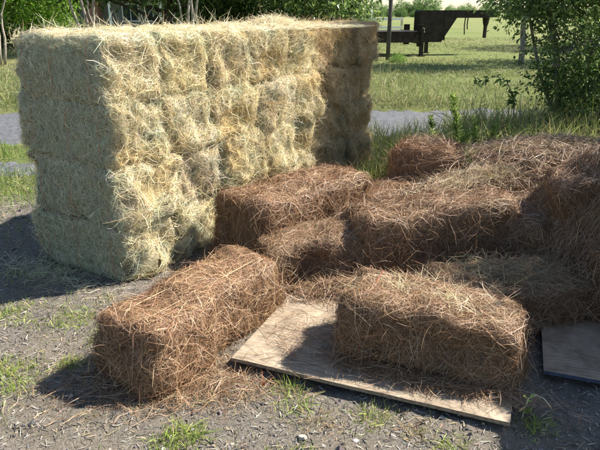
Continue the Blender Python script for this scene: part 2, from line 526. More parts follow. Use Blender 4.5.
def hay_variant(seed, size=(.86, .472, .385)):
    g = rng_(seed)
    B = Bale(size, seed, .05, .011, 3.4, .028)
    body = B.core('hay_bale_body', M['hay_core'], .02)
    n = 24000
    P, f, kb = bundled(B, n, g, (2.6, 2.6, 1.7, 1.7, 1.1, .35), 3, .007)
    Nn = B.grad(P)
    end = f < 2; side = (f == 2) | (f == 3)
    # locally coherent tufts
    d1 = Noise(seed + 7, 5.); d2 = Noise(seed + 8, 5.); d3 = Noise(seed + 9, 5.)
    bias = unit(np.stack([d1(P), d2(P), d3(P)], -1))
    T = tangent(Nn, g, bias, .55)
    T[side] = tangent(Nn[side], g, np.array([0., 0., 1.]), .38)
    T = unit(T[(np.arange(n) // 3) * 3] + g.normal(0, .22, (n, 3)))
    ln = g.uniform(.07, .22, n); ln[side] = g.uniform(.035, .10, side.sum())
    lift = np.abs(g.normal(0, .012, n)) - .006
    lift[side] = np.abs(g.normal(0, .006, side.sum())) - .004
    stray = g.random(n) < np.where(end, .17, np.where(side, .07, .07))
    pts = lay(B, P, Nn, T, ln, 4, g, 1.0, lift, stray, .015)
    # short strays on the sides
    pts[side & stray] = (pts[side & stray] - P[side & stray][:, None, :]) * .6 + P[side & stray][:, None, :]
    c = pick(g, n, HAYC, (4, 4, 2, 2, 1))
    cg = pick(g, n, GREENC, (4, 3, 3, 2, 1))
    mixn = Noise(seed + 30, 4.)(P)
    useg = side | ((mixn > .55) & (g.random(n) < .7))
    c[useg] = cg[useg]
    amber = (Noise(seed + 33, 3.)(P) > .6) & end
    c[amber] *= np.array([.97, .89, .76])
    ok = np.linalg.norm(np.diff(pts, axis=1), axis=-1).max(1) < .085
    pts, c, Nn = pts[ok], c[ok], Nn[ok]; n = len(pts)
    straw = strand_mesh('hay_bale_straw', pts, g.uniform(.0014, .0031, n), c, M['hay'], seed + 3, Nn)
    # twine loops round the girth
    tw = []
    for x in (-.31, .02, .30):
        a = np.linspace(0, 2 * math.pi, 41)
        ring = np.stack([np.full(41, x) + g.normal(0, .003, 41), np.cos(a) * size[1] * .5, np.sin(a) * size[2] * .5], -1)
        ring = B.project(ring * np.array([1, 1.15, 1.15]), .004, 5)
        tw.append(MB().tube(ring, .0017, 5).mesh('hay_bale_twine', M['twine_orange'], True))
    return body, straw, tw

def pine_variant(seed, size, n=21000, twine='long'):
    g = rng_(seed)
    B = Bale(size, seed, .05, .023, 2.8); B.flare = .10
    body = B.core('pine_straw_body', M['pine_core'], .022)
    P, f, kb = bundled(B, n, g, (1.3, 1.3, 1.25, 1.25, 1.2, .3), 3, .005)
    Nn = B.grad(P)
    d1 = Noise(seed + 7, 3.2); d2 = Noise(seed + 8, 3.2); d3 = Noise(seed + 9, 3.2)
    bias = unit(np.stack([d1(P), d2(P), d3(P)], -1))
    T = tangent(Nn, g, bias, .5)
    wall = (f < 4) & (g.random(n) < .55)
    T[wall] = tangent(Nn[wall], g, np.array([0., 0., 1.]), .5)
    T = unit(T[(np.arange(n) // 3) * 3] + g.normal(0, .10, (n, 3)))
    ln = g.uniform(.12, .32, n)
    lift = np.abs(g.normal(0, .017, n)) - .008
    stray = g.random(n) < .115
    pts = lay(B, P, Nn, T, ln, 5, g, .42, lift, stray, .03)
    c = pick(g, n, PINEC, (5, 4, 3, 1.6, 2))
    top = (f == 4)
    c[top] = np.clip(c[top] * np.array([1.18, 1.2, 1.22]), 0, .9)      # sunlit top put into the colour as lighter needles
    ok = np.linalg.norm(np.diff(pts, axis=1), axis=-1).max(1) < .11
    pts, c, Nn = pts[ok], c[ok], Nn[ok]; n = len(pts)
    straw = strand_mesh('pine_straw_needles', pts, g.uniform(.0010, .0024, n), c, M['pine'], seed + 3, Nn)
    tw = []
    S0 = Bale(size, seed, .05, 0.0); S0.flare = .10                  # taut twine spans the hollows
    if twine == 'none':
        pass
    elif twine == 'long':
        for y in (-.08, .06):
            a = np.linspace(0, 2 * math.pi, 61)
            ring = np.stack([np.cos(a) * size[0] * .6, np.full(61, y) + g.normal(0, .001, 61), np.sin(a) * size[2] * .7], -1)
            ring = S0.project(ring, .02, 6)
            tw.append(MB().tube(ring, .0017, 5).mesh('pine_twine', M['twine_tan'], True))
    else:
        for x in (-.36,):
            a = np.linspace(0, 2 * math.pi, 41)
            ring = np.stack([np.full(41, x * size[0]) + g.normal(0, .006, 41), np.cos(a) * size[1] * .6, np.sin(a) * size[2] * .6], -1)
            ring = S0.project(ring, .022, 5)
            tw.append(MB().tube(ring, .0017, 5).mesh('pine_twine', M['twine_red'], True))
    return body, straw, tw

def put_bale(name, var, loc, rot, label, cat, group, tint=(1, 1, 1), scale=(1, 1, 1)):
    body, straw, tw = var
    r = empty(name, loc, rot); r.scale = scale
    tag(r, label, cat, group)
    b = link('body', body, r); b.color = (*tint, 1)
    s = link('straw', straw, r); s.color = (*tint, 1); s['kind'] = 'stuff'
    for t in tw:
        link('twine', t, r)
    return r

# ------------------------------------------------------------------ golden hay stack
hayv = [hay_variant(100 + 11 * k) for k in range(4)]
g = rng_(42)
TH = R(58.5)
U = np.array([math.cos(TH), math.sin(TH)]); Vv = np.array([-math.sin(TH), math.cos(TH)])
C0 = np.array([-1.05, 3.27])
ORD = ['at its shaded front corner', 'second from its shaded corner', 'third from its shaded corner', 'fourth from its shaded corner',
       'fifth from its shaded corner', 'third from the far right end', 'second from the far right end', 'at the far right end']
LAY = ['bottom layer', 'second layer up', 'third layer up', 'top layer']
for k in range(4):
    wd = 1 + rng_(500 + k).uniform(-.2, .2, 8); wd[5:] = wd[5:] / wd[5:].mean(); wd[:5] = wd[:5] / wd[:5].mean()
    edge = np.concatenate([[0], np.cumsum(wd)]) * .462 + .003
    for i in range(8):
        s = (edge[i] + edge[i + 1]) / 2 + g.normal(0, .006)
        d = .43 + float(np.clip(g.normal(0, .04), -.06, .06)) + (.13 if i >= 5 else 0)
        if i == 0: d = .43 + [.02, -.01, .0, .02][k]
        p = C0 + U * s + Vv * d
        flip = g.integers(2); roll = g.integers(2)
        rz = TH + math.pi / 2 + math.pi * flip + g.normal(0, .03) * (0.4 if i == 0 else 1)
        rx = math.pi * roll + g.normal(0, .02)
        ry = g.normal(0, .02)
        tint = np.array([1, 1, 1.]) * g.uniform(.96, 1.06) * np.array([1, g.uniform(.97, 1.0), g.uniform(.90, 1.0)])
        if i == 0: tint = np.array([1.0, 1.0, .98]) * (1 + .02 * (k % 2))
        if i == 1 and k == 0: tint = np.array([1.02, 1.04, 1.05])
        if i >= 5: tint = np.array([.84, .73, .62]) * g.uniform(.9, 1.05)  # far columns: browner hay, also darkened in colour to deepen the tree shade
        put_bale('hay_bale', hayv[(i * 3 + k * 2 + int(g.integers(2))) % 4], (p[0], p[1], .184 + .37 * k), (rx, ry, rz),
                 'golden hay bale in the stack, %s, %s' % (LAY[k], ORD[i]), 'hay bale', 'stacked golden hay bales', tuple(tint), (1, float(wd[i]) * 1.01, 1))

# ------------------------------------------------------------------ pine straw bales
pv = [pine_variant(301, (.98, .39, .38), 28000, 'long'),
      pine_variant(317, (.85, .38, .36), 27000, 'girth'),
      pine_variant(333, (.95, .42, .42), 27000, 'none'),
      pine_variant(349, (.85, .42, .42), 26000, 'none')]
PG = 'brown pine straw bales in the heap'
PB = [
 # variant, loc, rot(deg), scale, tint, label
 (0, (-.53, 2.67, .15), (0, 1, 58), (1, 1, .80), (1.1, 1.06, 1.02), 'brown pine straw bale lying alone in front of the hay stack, left of the plywood'),
 (1, (.625, 2.47, .18), (0, 4, -21), (.94, 1, .82), (1, .98, .95), 'brown pine straw bale lying on the plywood sheet, sunlit straw on top'),
 (2, (-.02, 4.03, .225), (0, 0, 47), (1.2, 1.15, 1.06), (1, .95, .92), 'brown pine straw bale pushed against the sunlit hay stack'),
 (3, (.11, 3.44, .15), (0, -9, 16), (.80, .9, .72), (1, 1, 1), 'brown pine straw bale between the lone front bale and the long middle bale'),
 (2, (.86, 3.56, .225), (0, -5, 9), (1.08, .92, 1.06), (1, .98, .96), 'long brown pine straw bale in the middle of the heap, front in shade'),
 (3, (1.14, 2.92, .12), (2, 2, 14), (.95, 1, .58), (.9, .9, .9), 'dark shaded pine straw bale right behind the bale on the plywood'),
 (3, (1.07, 4.80, .27), (0, 6, 70), (.8, 1.15, 1.30), (1.1, 1, .95), 'hump of a pine straw bale at the back, against the green weeds'),
 (0, (1.42, 4.18, .20), (-6, -9, 14), (1.05, 1.05, 1.15), (1.08, 1.05, 1.05), 'pine straw bale behind the long middle bale, pale loose straw on top'),
 (1, (.78, 4.42, .16), (0, -4, 22), (.95, 1.1, .9), (1, .96, .94), 'low pine straw bale wedged between the hump and the hay-side bale'),
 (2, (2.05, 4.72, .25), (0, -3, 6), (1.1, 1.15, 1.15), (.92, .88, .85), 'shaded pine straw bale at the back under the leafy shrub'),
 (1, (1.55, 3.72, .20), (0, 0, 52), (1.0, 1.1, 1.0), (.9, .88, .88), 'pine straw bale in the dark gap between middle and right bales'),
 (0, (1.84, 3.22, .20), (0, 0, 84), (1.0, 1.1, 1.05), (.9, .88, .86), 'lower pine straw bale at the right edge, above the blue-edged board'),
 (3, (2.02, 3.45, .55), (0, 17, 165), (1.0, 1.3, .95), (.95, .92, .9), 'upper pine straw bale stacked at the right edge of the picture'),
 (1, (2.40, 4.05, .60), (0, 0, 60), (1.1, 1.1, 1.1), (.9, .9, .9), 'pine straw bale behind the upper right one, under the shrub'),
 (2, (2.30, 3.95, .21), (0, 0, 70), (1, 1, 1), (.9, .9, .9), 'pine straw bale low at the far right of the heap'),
 (0, (1.99, 2.48, .19), (0, 0, 92), (.9, 1.05, 1), (.95, .95, .95), 'bottom pine straw bale of the unseen nearest right-hand stack'),  # unseen stack of three, added past the view to shade ground and board
 (2, (2.01, 2.50, .57), (0, 0, 87), (.85, .98, .92), (.95, .95, .95), 'middle pine straw bale of the unseen nearest right-hand stack'),
 (1, (2.00, 2.52, .93), (0, 0, 93), (.95, 1.05, 1), (.95, .95, .95), 'top pine straw bale of the unseen nearest right-hand stack'),
]
for v, loc, rot, sc, tint, lab in PB:
    put_bale('pine_straw_bale', pv[v], loc, tuple(R(a) for a in rot), lab, 'straw bale', PG, tint, sc)

# ------------------------------------------------------------------ loose straw heaps (nobody could count the needles)
def loose(name, n, centre, half, hfun, cols, w, ln, wd, mat, label, seed, cat, tilt=.25, curl=.8, yaw=0.):
    g = rng_(seed)
    a = g.normal(0, .5, (n, 2)).clip(-1.4, 1.4) * np.array(half)
    ca, sa = math.cos(yaw), math.sin(yaw)
    xy = np.stack([a[:, 0] * ca - a[:, 1] * sa, a[:, 0] * sa + a[:, 1] * ca], -1) + np.array(centre)
    az = g.uniform(0, 6.28, n)
    T = np.stack([np.cos(az), np.sin(az)], -1)
    L = g.uniform(ln[0], ln[1], n)
    k = 5
    s = np.linspace(-.5, .5, k)[None, :, None] * L[:, None, None]
    Bn = np.stack([-T[:, 1], T[:, 0]], -1)
    q = xy[:, None, :] + T[:, None, :] * s + Bn[:, None, :] * g.normal(0, curl, (n, 1, 1)) * s * s * 5
    z = hfun(q[..., 0], q[..., 1]) + np.abs(g.normal(0, .012, (n, 1))) + s[..., 0] * g.normal(0, tilt, (n, 1)).clip(-.6, .6)
    z = np.maximum(z, hfun(q[..., 0], q[..., 1]) + .002)
    pts = np.concatenate([q, z[..., None]], -1)
    c = pick(g, n, cols, w)
    me = strand_mesh(name, pts, g.uniform(wd[0], wd[1], n), c, mat, seed + 1, np.tile([[0, 0, 1.]], (n, 1)))
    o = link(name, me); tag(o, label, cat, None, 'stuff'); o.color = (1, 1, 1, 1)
    return o

flat = lambda z: (lambda x, y: np.full(np.shape(x), z))
gnd = lambda x, y: ground_h(x, y) + .004
PW = (5, 4, 3, 2, 1)
def hump(cx, cy, rx, ry, h, z0=0.):
    return lambda x, y: z0 + h * np.exp(-((x - cx) / rx) ** 2 - ((y - cy) / ry) ** 2)
BOARD_Z = .042
STRAWPALE = [(.62, .50, .30), (.72, .63, .44), (.50, .38, .22), (.38, .23, .13)]
loose('loose_hay', 3600, (-.15, 5.1), (1.1, .36), lambda x, y: 1.475 + .03 * np.exp(-((x + .22) ** 2 + (y - 5.0) ** 2) / .05), HAYC, (4, 4, 2, 1, 1), (.08, .22), (.0018, .0035), M['hay'], 'loose pale hay strewn over the top of the golden stack', 701, 'hay', .14, yaw=TH)
loose('loose_hay', 900, (-.22, 5.0), (.30, .22), lambda x, y: 1.48 + .06 * np.exp(-((x + .22) ** 2 + (y - 5.0) ** 2) / .05), HAYC, (4, 4, 2, 1, 1), (.08, .2), (.0016, .003), M['hay'], 'ragged tuft of hay standing up from the stack top', 703, 'hay', .55, yaw=TH)
loose('loose_hay', 900, (-1.62, 3.45), (.45, .14), gnd, [(.55, .52, .36), (.62, .55, .36), (.35, .33, .2)], (3, 3, 2), (.05, .16), (.0014, .003), M['hay'], 'shed hay along the foot of the shaded stack end', 704, 'hay', .2, yaw=TH + math.pi / 2)
loose('loose_hay', 900, (-.72, 3.02), (.28, .09), gnd, [(.55, .52, .33), (.62, .55, .34), (.35, .36, .18)], (3, 3, 1), (.06, .2), (.0018, .0035), M['hay'], 'loose greenish hay on the ground between the hay stack and the front bale', 705, 'hay', .25, yaw=.5)
loose('loose_hay', 900, (.58, 2.52), (.28, .13), flat(.325), STRAWPALE, (3, 4, 2, 2), (.08, .2), (.0016, .003), M['hay'], 'pale loose straw on top of the bale on the plywood', 709, 'straw', .5, yaw=R(-21))
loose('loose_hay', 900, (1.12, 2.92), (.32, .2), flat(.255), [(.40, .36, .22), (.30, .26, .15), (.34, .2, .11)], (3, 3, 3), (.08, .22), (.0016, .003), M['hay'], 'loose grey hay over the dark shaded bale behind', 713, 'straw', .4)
loose('loose_pine_straw', 2600, (1.40, 4.2), (.55, .28), hump(1.55, 4.25, .6, .4, .14, .34), PINEC + [(.60, .48, .32)], (3, 4, 2, 3, 1, 3), (.12, .28), (.0016, .003), M['pine'], 'loose bleached pine straw over the bales at the back', 717, 'straw', .3, yaw=R(14))
loose('loose_pine_straw', 2600, (.45, 3.12), (.55, .16), hump(.45, 3.15, .6, .2, .07, .02), PINEC, PW, (.10, .26), (.0016, .003), M['pine'], 'loose pine straw piled in front of the long middle bale', 721, 'straw', .35)
loose('loose_pine_straw', 6500, (1.66, 3.42), (.36, .55), hump(1.92, 3.5, .46, .75, .80, .0), PINEC, PW, (.10, .26), (.0016, .003), M['pine'], 'loose dark pine straw in the gap before the right bales', 725, 'straw', .35)
loose('loose_hay', 700, (1.30, 4.12), (.34, .14), hump(1.5, 4.2, .5, .4, .15, .36), STRAWPALE, (4, 4, 2, 1), (.1, .24), (.0016, .003), M['hay'], 'bleached pale straw catching the sun at the back of the heap', 727, 'straw', .3, yaw=R(14))
loose('loose_pine_straw', 500, (1.07, 4.72), (.18, .2), hump(1.07, 4.8, .25, .4, .1, .50), PINEC, PW, (.1, .26), (.0016, .003), M['pine'], 'loose needles sticking up from the hump at the back', 728, 'straw', .6)
loose('loose_pine_straw', 3000, (1.85, 4.35), (.7, .45), hump(2.0, 4.4, .9, .6, .22, .46), PINEC, (4, 4, 2, 3, 1), (.12, .28), (.0016, .003), M['pine'], 'loose shaded pine straw covering the heap below the shrub', 729, 'straw', .3)
loose('loose_pine_straw', 1500, (.55, 2.23), (.46, .07), flat(BOARD_Z + .002), PINEC, PW, (.06, .2), (.0014, .0026), M['pine'], 'pine needles fallen on the plywood along the bale', 733, 'straw', .12, yaw=R(-21))
loose('loose_pine_straw', 420, (.05, 2.6), (.3, .28), flat(BOARD_Z + .002), PINEC, PW, (.05, .16), (.0012, .0022), M['pine'], 'a few pine needles scattered on the bare plywood', 737, 'straw', .05)
loose('loose_pine_straw', 2000, (-.60, 2.28), (.46, .20), gnd, PINEC, PW, (.06, .2), (.0014, .0026), M['pine'], 'pine needles fallen on the ground around the front bale', 741, 'straw', .15)
loose('loose_pine_straw', 1400, (.5, 4.15), (.3, .3), hump(.5, 4.1, .4, .4, .25, .02), PINEC, PW, (.1, .26), (.0016, .003), M['pine'], 'loose pine straw in the hollow between the back bales', 745, 'straw', .3)

# ------------------------------------------------------------------ plywood sheets
def plywood(corner, yaw, w, d, z, mat, label, edge_mat=None, thick=.018, tilt=(0, 0)):
    r = empty('plywood_sheet', (corner[0], corner[1], z), (R(tilt[0]), R(tilt[1]), yaw))
    tag(r, label, 'plywood', 'plywood sheets on the ground')
    nx, ny = 24, 20
    g = rng_(int(w * 1000 + d * 77)); nz = Noise(int(d * 100), .8)
    xs = np.linspace(0, w, nx + 1); ys = np.linspace(0, d, ny + 1)
    X, Y = np.meshgrid(xs, ys)
    P = np.stack([X, Y, 0 * X], -1)
    W = nz(P.reshape(-1, 3)).reshape(X.shape) * .004
    jag = np.convolve(g.normal(0, .0015, nx + 1), np.ones(2) / 2, 'same')
    Y[0] += jag
    top = np.stack([X, Y, W + thick], -1); bot = np.stack([X, Y, W], -1)
    idx = np.arange(X.size).reshape(X.shape)
    f = np.stack([idx[:-1, :-1], idx[:-1, 1:], idx[1:, 1:], idx[1:, :-1]], -1).reshape(-1, 4)
    V = np.concatenate([top.reshape(-1, 3), bot.reshape(-1, 3)])
    link('panel_face', make_mesh('panel_face', V, np.concatenate([f, f[:, ::-1] + X.size]), 4, None, False, (mat,)), r)
    ring = np.concatenate([idx[0, :-1], idx[:-1, -1], idx[-1, :0:-1], idx[:0:-1, 0]])
    nxt = np.roll(ring, -1)
    fe = np.stack([ring, ring + X.size, nxt + X.size, nxt], -1)[:, ::-1]
    link('panel_edge', make_mesh('panel_edge', V, fe, 4, None, False, (edge_mat or M['ply_edge'],)), r)
    return r
plywood((-.33, 2.41), math.atan2(-.37, .93), 1.27, .95, .022, M['ply'], 'pale weathered plywood sheet under the front bale, sunlit at its left corner', tilt=(-.3, 0))
plywood((1.13, 2.31), math.atan2(-.34, .94), 1.15, .60, .02, M['ply2'], 'grey plywood sheet with blue painted edge, in shade at the right', M['blue'])

# ------------------------------------------------------------------ ground litter
def on_ground_litter():
    g = rng_(900)
    n = 60000
    x = g.uniform(-3.4, 3.2, n); y = 1.15 + (g.random(n) ** 1.5) * 5.2
    # slivers
    L = g.uniform(.008, .045, n) * np.where(g.random(n) < .12, 1.8, 1); az = g.uniform(0, 6.28, n)
    T = np.stack([np.cos(az), np.sin(az)], -1); k = 3
    s = np.linspace(-.5, .5, k)[None, :, None] * L[:, None, None]
    Bn = np.stack([-T[:, 1], T[:, 0]], -1)
    q = np.stack([x, y], -1)[:, None, :] + T[:, None, :] * s + Bn[:, None, :] * g.normal(0, 6, (n, 1, 1)) * s * s
    z = ground_h(q[..., 0], q[..., 1]) + g.uniform(.001, .008, (n, 1)) + s[..., 0] * g.normal(0, .15, (n, 1))
    pts = np.concatenate([q, z[..., None]], -1)
    c = pick(g, n, [(.34, .31, .27), (.24, .215, .185), (.095, .083, .072), (.42, .38, .32), (.36, .27, .17)], (3, 5, 6, 1.2, 2.5))
    me = strand_mesh('wood_chips', pts, g.uniform(.0015, .0055, n), c, M['litter'], 901, np.tile([[0, 0, 1.]], (n, 1)), .6)
    o = link('wood_chips', me); o.color = (1, 1, 1, 1); tag(o, 'grey wood chips and dry straw bits strewn over the bare ground', 'wood chips', None, 'stuff')
    # gravel
    n = 14000
    x = g.uniform(-3.4, 3.2, n); y = 1.15 + (g.random(n) ** 1.4) * 5.2
    r = g.gamma(1.8, .0024, n).clip(.0015, .018)
    ico = np.array([(1, 0, 0), (-1, 0, 0), (0, 1, 0), (0, -1, 0), (0, 0, 1), (0, 0, -1)], float)
    V = (ico[None] + g.normal(0, .25, (n, 6, 3))) * r[:, None, None] * np.array([1, 1, .7])
    V += np.stack([x, y, ground_h(x, y) + r * .3], -1)[:, None, :]
    f = np.array([(0, 2, 4), (2, 1, 4), (1, 3, 4), (3, 0, 4), (2, 0, 5), (1, 2, 5), (3, 1, 5), (0, 3, 5)])
    F = (np.arange(n)[:, None, None] * 6 + f[None]).reshape(-1, 3)
    c = np.repeat(pick(g, n, [(.24, .22, .20), (.12, .11, .10), (.38, .35, .31)], (4, 5, 1.2))[:, None], 6, 1).reshape(-1, 3)
    o = link('gravel', make_mesh('gravel', V.reshape(-1, 3), F, 3, c, False, (M['litter'],))); o.color = (1, 1, 1, 1)
    tag(o, 'fine grey gravel among the wood chips', 'gravel', None, 'stuff')
on_ground_litter()

# ------------------------------------------------------------------ grass
def blades(g, x, y, h, wd, lean, cols, w, hz=ground_h, k=4):
    n = len(x)
    az = g.uniform(0, 6.28, n); D = np.stack([np.cos(az), np.sin(az)], -1)
    t = np.linspace(0, 1, k)[None, :, None]
    ln = np.abs(g.normal(0, lean, (n, 1, 1))) + .05
    q = np.stack([x, y], -1)[:, None, :] + D[:, None, :] * (ln * t ** 1.7) * h[:, None, None]
    z = hz(x, y)[:, None] + (h[:, None] * (t[..., 0] * np.sqrt(np.maximum(.15, 1 - (ln[..., 0] * t[..., 0] * .7) ** 2))))
    return np.concatenate([q, z[..., None]], -1), pick(g, n, cols, w)

GRASSC = [(.13, .22, .035), (.19, .29, .055), (.09, .15, .03), (.34, .34, .11), (.48, .42, .22)]
DRYC = [(.48, .42, .22), (.38, .36, .13), (.26, .31, .08), (.58, .52, .32)]
def grass_mesh(name, g, x, y, h, wd, lean, cols, w, seed):
    pts, c = blades(g, x, y, h, wd, lean, cols, w)
    n = len(x)
    T = unit(pts[:, -1] - pts[:, 0])
    me = strand_mesh(name, pts, wd * g.uniform(.6, 1.3, n), c, M['grass'], seed, None, .15)
    return me

def grass_field(name, label, n, xr, yr, h, wd, lean, cols, w, seed, mask=None, nf=.5, thr=-.2):
    g = rng_(seed)
    x = g.uniform(*xr, n); y = yr[0] + (yr[1] - yr[0]) * g.random(n) ** 1.35
    keep = Noise(seed, nf)(np.stack([x, y, 0 * x], -1)) + g.normal(0, .3, n) > thr
    if mask is not None: keep &= mask(x, y)
    x = x[keep]; y = y[keep]
    hh = g.uniform(h[0], h[1], len(x)) * (1 + .4 * Noise(seed + 1, nf * 1.4)(np.stack([x, y, 0 * x], -1))).clip(.35, 1.7)
    o = link(name, grass_mesh(name, g, x, y, hh, wd, lean, cols, w, seed)); o.color = (1, 1, 1, 1)
    tag(o, label, 'grass', None, 'stuff'); return o

def road_near(x): return np.interp(x, [-60, -6, 0, 4, 60], [6.6, 7.1, 7.6, 8.4, 12])
def road_far(x): return np.interp(x, [-60, -6, 0, 4, 60], [9.6, 9.9, 10.0, 10.4, 15])
def stack_clear(x, y):
    # outside the hay stack and the pine heap
    a = (x - C0[0]) * U[0] + (y - C0[1]) * U[1]; b = (x - C0[0]) * Vv[0] + (y - C0[1]) * Vv[1]
    return ~((a > -.02) & (a < 3.75) & (b > -.05) & (b < .98))
verge = lambda x, y: stack_clear(x, y) & (y < road_near(x) + .05)
grass_field('verge_grass', 'bright green and straw-coloured grass on the near verge of the road', 52000, (-6.5, 6), (4.5, 8.6), (.04, .13), .005, .6, GRASSC, (4, 4, 2, 2, 1.5), 1001,
            lambda x, y: verge(x, y) & ~((y > road_near(x) - 1.35) & (y < road_near(x) - .85) & (x < -1.2) & (np.sin(x * 5 + y * 3) < .5)) & (y > np.where(x < -1.5, 4.62, 4.95) + .25 * np.sin(x * 2.3)), .8, -.7)
grass_field('weeds', 'tall weeds and grass behind the pine straw heap', 26000, (.5, 5.2), (5.2, 8.7), (.12, .36), .007, .45, [(.29, .33, .09), (.38, .41, .13), (.18, .22, .06), (.50, .45, .23)], (4, 5, 2, 4), 1011, verge, 1.0, -.45)
grass_field('roadside_grass', 'long soft yellow-green grass beyond the road', 70000, (-14, 13), (10.0, 17), (.05, .22), .008, .9, [(.21, .25, .08), (.33, .32, .145), (.14, .19, .058), (.44, .39, .24), (.085, .125, .038)], (4, 4, 3, 2.5, 2), 1021, lambda x, y: y > road_far(x) - .05, .35, -.35)
grass_field('meadow_grass', 'short dry meadow grass around the trailer', 60000, (-24, 26), (15.5, 40), (.03, .10), .02, .9, [(.20, .225, .08), (.29, .275, .13), (.14, .175, .06), (.38, .33, .19)], (4, 4, 3, 2), 1031, None, .12, -.3)
grass_field('tall_grass', 'tall soft grass clumps along the far edge of the road', 16000, (-13, 12), (10.6, 14.5), (.18, .42), .008, .8, [(.24, .28, .09), (.36, .35, .15), (.14, .19, .055), (.46, .40, .24)], (4, 3, 3, 2), 1035, lambda x, y: y > road_far(x) + .2, .3, .45)
grass_field('tall_weeds', 'tall green grass hiding the road behind the right part of the heap', 9000, (2.0, 6.0), (6.6, 8.9), (.28, .55), .008, .5, [(.29, .33, .095), (.38, .39, .14), (.17, .21, .06), (.50, .45, .25)], (4, 4, 2, 4), 1037, lambda x, y: y < road_near(x) + .3, .9, -.6)
grass_field('sparse_grass', 'sparse dry and green grass in the shadow left of the hay stack', 5200, (-3.6, -.9), (2.7, 5.4), (.025, .09), .0035, .7, GRASSC, (3, 3, 2, 3, 3), 1041, lambda x, y: stack_clear(x, y), 1.4, .35)
grass_field('sparse_grass', 'dry grass wisps dotted over the bare front ground', 9000, (-1.9, 1.8), (1.2, 2.6), (.012, .05), .0026, .9, GRASSC[2:] + [(.55, .47, .28)], (3, 3, 4, 3), 1051,
            lambda x, y: (y < 2.38 - .38 * (x + .33)) | (x < -.9), 2.0, .42)

# tufts one can point at
TG = 'grass tufts on the bare ground'
TUFTS = [  # x, y, radius, height, blades, green, label
 (-1.62, 2.92, .13, .055, 300, 1, 'green grass tuft at the left edge, nearest the hay stack shadow'),
 (-1.28, 2.86, .15, .05, 300, 1, 'low green grass tuft by the edge of the hay stack shadow'),
 (-1.02, 2.70, .07, .06, 140, 1, 'small green grass tuft beside the left end of the front bale'),
 (-1.40, 2.42, .11, .06, 260, 1, 'green grass tuft at the left edge of the picture, above another'),
 (-1.33, 2.26, .09, .05, 220, 1, 'lower green grass tuft at the left edge, near the bale shadow tip'),
 (-1.13, 2.44, .06, .05, 150, 1, 'round green grass tuft above the front bale shadow'),
 (-.47, 1.93, .07, .095, 170, 1, 'tall bright grass tuft in front of the lone front bale'),
 (-.54, 1.84, .07, .06, 130, 1, 'bright grass tuft at the bottom of the picture below the front bale'),
 (-.05, 2.24, .05, .075, 90, 1, 'thin green tuft against the front edge of the plywood'),
 (-.01, 2.10, .07, .05, 120, 1, 'green tuft in front of the plywood left part'),
 (.31, 2.06, .07, .06, 130, 1, 'green tuft close to the middle of the plywood front edge'),
 (.29, 1.97, .05, .035, 80, 1, 'small yellow-green tuft before the plywood'),
 (.10, 2.00, .07, .045, 110, 0, 'dry straw-coloured tuft before the plywood'),
 (.47, 1.94, .06, .05, 90, 0, 'dry reddish tuft near the right part of the plywood'),
 (.60, 1.87, .07, .05, 110, 1, 'yellow-green tuft at the bottom edge near the plywood corner'),
 (.97, 1.98, .06, .055, 120, 1, 'bright green tuft right of the plywood corner, under the bent stem'),
 (.02, 1.82, .06, .04, 90, 1, 'low green tuft at the bottom edge of the picture, middle'),
 (-.12, 1.80, .06, .04, 90, 1, 'low green tuft at the bottom edge left of middle'),
]
for i, (x, y, r, h, n, gr, lab) in enumerate(TUFTS):
    g = rng_(1200 + i)
    n = int(n * 1.3); h = h * .8
    xx = g.normal(0, r * .8, n); yy = g.normal(0, r * .7, n)
    hh = h * g.uniform(.4, 1.25, n) * np.exp(-(xx ** 2 + yy ** 2) / (2 * r) ** 2)
    pts, c = blades(g, xx, yy, hh, .003, 1.0, [(.24, .33, .06), (.34, .42, .09), (.16, .22, .045), (.50, .46, .20)] if gr else [(.48, .38, .2), (.36, .24, .13), (.3, .3, .1)],
                    (4, 4, 2, 2.5) if gr else (3, 2, 1), lambda a, b: np.zeros(len(a)) - .004)
    me = strand_mesh('grass_blades', pts, g.uniform(.002, .0045, n), c, M['grass'], 1300 + i, None, .15)
    o = empty('grass_tuft', (x, y, float(ground_h(x, y))))
    bl = link('blades', me, o); bl.color = (1, 1, 1, 1); bl['kind'] = 'stuff'
    tag(o, lab, 'grass tuft', TG)

# pale stones
def stone(x, y, s, seed, lab):
    g = rng_(seed)
    mb = MB(); V = []; n = 9
    for k, (zz, rr) in enumerate(((-.35, .75), (.05, 1.), (.38, .7))):
        for i in range(n):
            a = 2 * math.pi * i / n
            q = rr * g.uniform(.8, 1.15)
            V.append((s * q * math.cos(a), s * .65 * q * math.sin(a), s * zz * g.uniform(.8, 1.2)))
    F = [tuple(range(n - 1, -1, -1)), tuple(range(2 * n, 3 * n))]
    for k in range(2):
        for i in range(n):
            j = (i + 1) % n
            F.append((k * n + i, k * n + j, (k + 1) * n + j, (k + 1) * n + i))
    mb.add(V, F)
    o = mb.build('stone', M['stone'], None, False, (x, y, float(ground_h(x, y)) + s * .2), (0, 0, seed))
    tag(o, lab, 'stone', 'pale stones on the ground')
stone(.01, 1.90, .022, 3, 'flat pale stone chip in the bare ground before the plywood')
stone(-.12, 2.27, .010, 5, 'small white pebble under the plywood left edge')
stone(-.27, 1.88, .010, 7, 'small tan pebble beside the bright grass tuft')
stone(.46, 1.99, .010, 9, 'small pale pebble near the dry reddish tuft')

